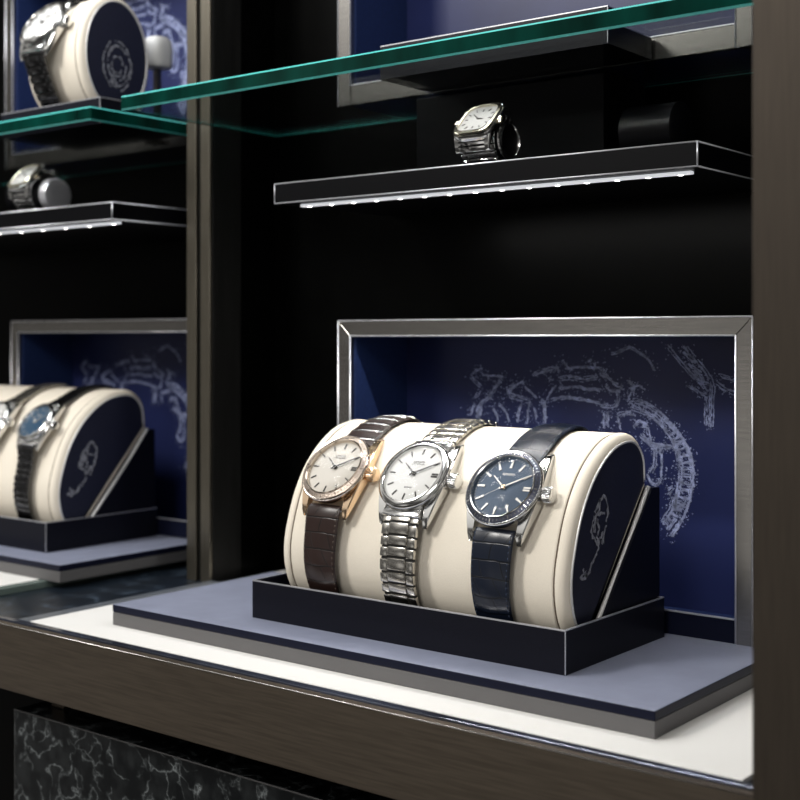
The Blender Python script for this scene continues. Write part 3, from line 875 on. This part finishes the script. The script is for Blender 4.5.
# ------------------------------------------------------------------ shelves
def shelf(x0, x1, y0, y1, label, leds=True):
    z0, z1 = .104, .119
    t = thing('display_shelf', ((x0 + x1) / 2, (y0 + y1) / 2, z0), label, 'shelf', 'black shelves with light strips')
    finish('board', bx(x0, x1, y0, y1, z0, z1, bev=.0005), M_shelf, t)
    bm = bmesh.new()
    r = .0006
    for a, b in (((x0, y0, z1), (x1, y0, z1)), ((x0, y0, z0), (x1, y0, z0)), ((x1, y0, z0), (x1, y0, z1)), ((x0, y0, z0), (x0, y0, z1)), ((x1, y0, z1), (x1, y1, z1)), ((x1, y0, z0), (x1, y1, z0))):
        tube(bm, [a, b], r, 6)
    finish('edge_line', bm, M_edge, t, smooth=True)
    yl = y0 + .016
    st = finish('light_strip', bx(x0 + .012, x1 - .012, yl, yl + .0045, z0 - .0021, z0 - .0001, bev=.0004), M_ledstrip, t)
    n = 15
    for i in range(n):
        X = x0 + .02 + (x1 - x0 - .04) * i / (n - 1)
        bm = bx(X - .0013, X + .0013, yl + .0012, yl + .0033, z0 - .0024, z0 - .00212, bev=.0003)
        finish('led', bm, M_ledon, st)
    return t
shelf(-.696, -.3435, .725, .8795, 'black shelf with silver edges and LED strip above the middle display')
shelf(-1.42, -.899, .732, .9455, 'black shelf with silver edges at left, carrying the blurred steel watch')

def glass_shelf(x0, x1, y0, y1, z0, z1, label):
    bm = bx(x0, x1, y0, y1, z0, z1, bev=.0013, seg=1)
    bm.normal_update()
    for f in bm.faces:
        n = f.normal
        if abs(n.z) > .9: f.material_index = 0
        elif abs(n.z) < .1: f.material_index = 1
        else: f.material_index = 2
    o = finish('glass_shelf', bm, [M_glass, M_glassedge, M_glassarris])
    return tag(o, label, 'shelf', 'green edged glass shelves')
glass_shelf(-.841, -.262, .693, .8795, .1872, .1992, 'long green edged glass shelf in front, across the top of the middle bay')
glass_shelf(-1.62, -.896, .706, .9455, .1872, .1992, 'green edged glass shelf at left, behind the near glass shelf corner')

# things on the glass shelves
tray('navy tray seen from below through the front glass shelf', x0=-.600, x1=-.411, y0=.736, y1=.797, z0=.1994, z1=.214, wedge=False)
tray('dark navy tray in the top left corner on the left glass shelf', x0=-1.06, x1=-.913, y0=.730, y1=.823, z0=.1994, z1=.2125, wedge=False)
ROUND = [(.0405 * math.cos(a), .056 * math.sin(a)) for a in [math.pi * .5 + 2 * math.pi * i / 80 for i in range(80)]]
ROUND = [(.776 + p[0], .2600 + p[1]) for p in ROUND]
EM = []
uc = cushion(-1.029, -.9465, ROUND, 'round ended cream cushion in the top left corner', emblem=False)
bm = bmesh.new()
for k in range(26):
    a0 = rnd.uniform(0, 6.28); rr = rnd.uniform(.006, .024)
    ribbon(bm, [(-.94545, .776 + rr * .7 * math.cos(a0 + j * .22), .252 + rr * math.sin(a0 + j * .22)) for j in range(rnd.randint(3, 8))], (1, 0, 0), .0016)
for c in uc.children:
    if c.name.startswith('end_cap') and max(v.co.x for v in c.data.vertices) > 0: capr = c
finish('emblem', bm, M_emb, capr)
# its watch: only the strap and the lower bezel reach into the picture
ARCU = [(.776 + .0405 * math.cos(a), .2600 + .056 * math.sin(a)) for a in [math.pi * (.30 + 1.12 * i / 60) for i in range(61)]]
_a = math.radians(152)
make_watch('steel watch on a dark link bracelet, upper left corner cushion', -.9975, .776 + .0525 * math.cos(_a), .2600 + .068 * math.sin(_a), 55, ARCU, k=1.0, metal=M_case_steel, bezel_mat=M_case_steel, dial=M_dial_white,
           markers=M_dark_marker, hands=M_dark_marker, strap='dark')
# a pale watch on a slim stand behind that cushion
sd = thing('watch_stand', (-.966, .842, .1994), 'slim bronze stand with a pale pad beside the top left cushion', 'stand')
finish('foot', bx(-.976, -.956, .834, .850, .1994, .2024, bev=.0008), M_bronze_v, sd)
finish('stem', bx(-.969, -.963, .839, .845, .2024, .2630, bev=.0006), M_strip, sd)
bm = bmesh.new()
lathe(bm, [(.008, .262), (.0115, .2626), (.0130, .265), (.0132, .281), (.0120, .289), (.009, .292)], 48, T=Matrix.Translation((-.966, .842, 0)), sup=3.2)
finish('pad', bm, M_dial_white, sd, smooth=40)

# ------------------------------------------------------------------ shelf watch (tonneau) on a small roll
def small_roll(x0, x1, y, z, r, label, cap=True):
    t = thing('watch_roll', ((x0 + x1) / 2, y, z - r), label, 'watch roll', 'small black display rolls')
    T = Matrix.Translation((0, y, z)) @ Matrix.Rotation(math.pi / 2, 4, 'Y')
    bm = bmesh.new()
    lathe(bm, [(r * .8, x0), (r, x0 + .0015), (r, x1 - .0015), (r * .9, x1)], 48, T=T)
    finish('body', bm, M_shelf, t, smooth=40)
    if cap:
        bm = bmesh.new()
        lathe(bm, [(r * .96, x1 - .0008), (r * .96, x1 + .0012), (r * .80, x1 + .0018), (r * .76, x1 + .0006), (r * .76, x1 - .0008)], 48, T=T, close=True)
        finish('end_ring', bm, M_pol, t, smooth=40)
    return t
def square_watch(X, y, z, r, phi, label):
    ph = math.radians(phi); nrm = Vector((0, -math.sin(ph), math.cos(ph)))
    C = Vector((X, y, z)) + nrm * (r + .0070)
    t = thing('dress_watch', C, label, 'watch', 'tonneau watches on black shelves', rotx=ph)
    W = WLOC[t.name]
    bm = bmesh.new()
    lathe(bm, [(.0150, -.0070), (.0160, -.0060), (.0164, -.0030), (.0160, -.0016), (.0150, -.0024)], 72, sx=1.0, sy=1.12, T=W, sup=4.2)
    for sx in (-1, 1):
        for sy in (-1, 1):
            secs = []
            for i in range(9):
                f = i / 8; yy = sy * (.010 + .0105 * f); zt = -.0020 - .0085 * f * f; zb = -.0070 - .0062 * f * f
                secs.append([W @ Vector((sx * a, yy, b)) for a, b in ((.0108, zt), (.0148 - .0012 * f, zt), (.0156 - .0016 * f, zt - .001), (.0156 - .0016 * f, zb), (.0108, zb))])
            loft(bm, secs)
    bmesh.ops.recalc_face_normals(bm, faces=bm.faces[:])
    finish('case', bm, M_case_steel, t, smooth=35)
    bm = bmesh.new()
    lathe(bm, [(.0152, -.0008), (.0150, .0004), (.0136, .0010), (.0126, .0006), (.0124, -.0010)], 72, sy=1.12, T=W, sup=4.2, close=True)
    finish('bezel', bm, mat('champagne_bezel', (.80, .74, .60), .18, 1) if 'champagne_bezel' not in MATS else MATS['champagne_bezel'], t, smooth=40)
    bm = bmesh.new(); lathe(bm, [(.0126, -.0020), (.0126, -.0006)], 72, sy=1.12, T=W, sup=4.2)
    d = finish('dial', bm, M_dial_white, t)
    for h in range(12):
        a = math.radians(30 * h); q = 1 / (abs(math.sin(a)) ** 4 + abs(math.cos(a)) ** 4) ** .25
        bm = bmesh.new(); bar(bm, W, a, .0085 * q, .0108 * q, .0003, .0003, -.0006, -.0003)
        finish('hour_marker', bm, M_dark_marker, d)
    bm = bmesh.new(); bar(bm, W, math.radians(-48), -.001, .0085, .0005, .0002, -.0003, -.0001); finish('hour_hand', bm, M_dark_marker, t)
    bm = bmesh.new(); bar(bm, W, math.radians(100), -.001, .0045, .0005, .0003, -.0001, .0001); finish('minute_hand', bm, M_dark_marker, t)
    bm = bmesh.new(); lathe(bm, [(.0125, .0002), (.006, .0003), (.0004, .00035)], 48, sy=1.12, T=W, sup=4.2); outward(bm, W); finish('crystal', bm, M_crystal, t, smooth=True)
    for sg, nm in ((-1, 'pusher'), (1, 'crown')):
        bm = bmesh.new()
        lathe(bm, [(.0016, 0), (.0026, .0006, 1), (.0026, .0028, 1), (.0014, .0034)], 48, T=W @ Matrix.Translation((sg * .0160, 0, -.0034)) @ Matrix.Rotation(sg * math.pi / 2, 4, 'Y'), fl=(16, .0003))
        finish(nm, bm, MATS['champagne_bezel'], t, smooth=30)
    # bracelet rows wrapped round the roll
    n = 18; a0 = 33; a1 = 327
    for i in range(n):
        a = math.radians(a0 + (a1 - a0) * i / (n - 1)) + ph
        u = Vector((0, -math.sin(a), math.cos(a))); tv = Vector((0, math.cos(a), math.sin(a)))
        c = Vector((X, y, z)) + u * (r + .0016)
        B = Matrix(((1, tv.x, u.x, c.x), (0, tv.y, u.y, c.y), (0, tv.z, u.z, c.z), (0, 0, 0, 1)))
        bm = bmesh.new()
        L = (r + .0016) * math.radians((a1 - a0) / (n - 1)) / 2 * .9
        for (xa, xb, hh) in ((-.0100, .0100, .0014), (-.0142, -.0103, .0022), (.0103, .0142, .0022)):
            b2 = bmesh.new(); box(b2, xa, xb, -L, L, -.0012, hh, bev=.0005)
            for v in b2.verts: v.co = B @ v.co
            me = bpy.data.meshes.new('tmp'); b2.to_mesh(me); b2.free(); bm.from_mesh(me); bpy.data.meshes.remove(me)
        finish('bracelet_link', bm, M_pol, t, smooth=35)
    return t
zr = .119 + .0034 + .0140
small_roll(-.530, -.4945, .7475, zr, .0140, 'small black roll under the square steel watch on the upper shelf')
square_watch(-.5105, .7475, zr, .0140, 44, 'square steel watch with white dial standing on the black shelf over the middle display')
small_roll(-1.078, -1.024, .763, .119 + .0172, .0168, 'black roll with a silver end ring under the blurred watch at left', cap=False)
rl = [o for o in COL.objects if o.name.startswith('watch_roll')][-1]
bm = bmesh.new()
lathe(bm, [(.0164, -1.0242), (.0164, -1.0200), (.0150, -1.0160), (.0085, -1.0148), (.004, -1.0153)], 48, T=Matrix.Translation((0, .763, .119 + .0172)) @ Matrix.Rotation(math.pi / 2, 4, 'Y'))
finish('end_ring', bm, M_edge, rl, smooth=40)
square_watch(-1.046, .763, .119 + .0172 + .0022, .0168, 44, 'blurred square steel watch on the black shelf at left')
# black display block and a dark roll behind the shelf watch
b = finish('display_block', bx(-.6155, -.45, .800, .862, .1190, .1865, bev=.0008), M_shelf); tag(b, 'black upright block standing behind the square watch on the shelf', 'display block')
small_roll(-.424, -.384, .79, .119 + .0192, .019, 'empty black roll in the dark at the right end of the shelf', cap=False)

# ------------------------------------------------------------------ posts
ps = thing('bronze_post', (-.861, .819, -.2185), 'slim upright post with two bronze strips between the left and middle bays', 'post')
finish('core', bx(-.877, -.8462, .8025, .8375, -.2184, .62, bev=.0006), mat('dark_post_side', (.0075, .0075, .007), .5, spec=.2, grain=20, scale=(8, 8, .5), var=.3), ps)
finish('bronze_strip', bx(-.877, -.8650, .799, .8024, -.2184, .62, bev=.0006), M_strip, ps)
finish('bronze_strip', bx(-.8590, -.8470, .799, .8024, -.2184, .62, bev=.0006), M_strip, ps)
cl = thing('bronze_column', (-.19, .555, -1.2), 'broad dark bronze column in front at the right picture edge', 'column')
finish('shaft', bx(-.2282, -.12, .535, .575, -1.2, .70, bev=.0012), M_bronze_v, cl)
finish('cap', bx(-.2282, -.12, .535, .575, .7001, .72, bev=.001), M_bronze, cl)

# ------------------------------------------------------------------ light
def area(name, loc, target, size, power, col=(1, 1, 1), sy=None, spread=None):
    l = bpy.data.lights.new(name, 'AREA'); l.energy = power; l.color = col; l.size = size
    if sy: l.shape = 'RECTANGLE'; l.size_y = sy
    if spread: l.spread = math.radians(spread)
    o = bpy.data.objects.new(name, l); COL.objects.link(o)
    o.location = Vector(loc) + Vector((0, 0, Z0))
    d = Vector(target) - Vector(loc)
    o.rotation_euler = d.to_track_quat('-Z', 'Y').to_euler()
    return o
area('ceiling_lamp', (-1.25, -.35, .95), (-.55, .7, -.1), .30, 16, (1, .97, .92))
area('ceiling_lamp_front', (-.15, -.55, .85), (-.5, .75, -.12), .35, 6, (1, .97, .93))
area('bay_lamp', (-.62, .62, .62), (-.6, .76, .15), .25, 1.2, (.95, .97, 1))
area('left_bay_fill', (-1.15, .55, .62), (-1.1, .8, .2), .25, 2.2, (.95, .97, 1))  # unseen light added to brighten the left bay

area('shelf_led_lamp', (-.52, .7435, .1010), (-.52, .7435, -.2), .32, .55, (1, .98, .95), sy=.005)
w = bpy.data.worlds.new('shop'); SC.world = w; w.use_nodes = True
nt = w.node_tree
bg = nt.nodes['Background']
tc = N(nt, 'ShaderNodeTexCoord'); nz = N(nt, 'ShaderNodeTexNoise'); nz.inputs['Scale'].default_value = 2.6; nz.inputs['Detail'].default_value = 2
nt.links.new(tc.outputs['Generated'], nz.inputs['Vector'])
rp = ramp(nt, [(.36, (.012, .0115, .011)), (.50, (.13, .125, .118)), (.62, (.75, .73, .70))])
nt.links.new(nz.outputs['Fac'], rp.inputs['Fac']); nt.links.new(rp.outputs['Color'], bg.inputs['Color'])
bg.inputs['Strength'].default_value = 1.0

SC.view_settings.view_transform = 'Standard'
SC.view_settings.look = 'None'
SC.view_settings.exposure = 0
SC.view_settings.gamma = 1
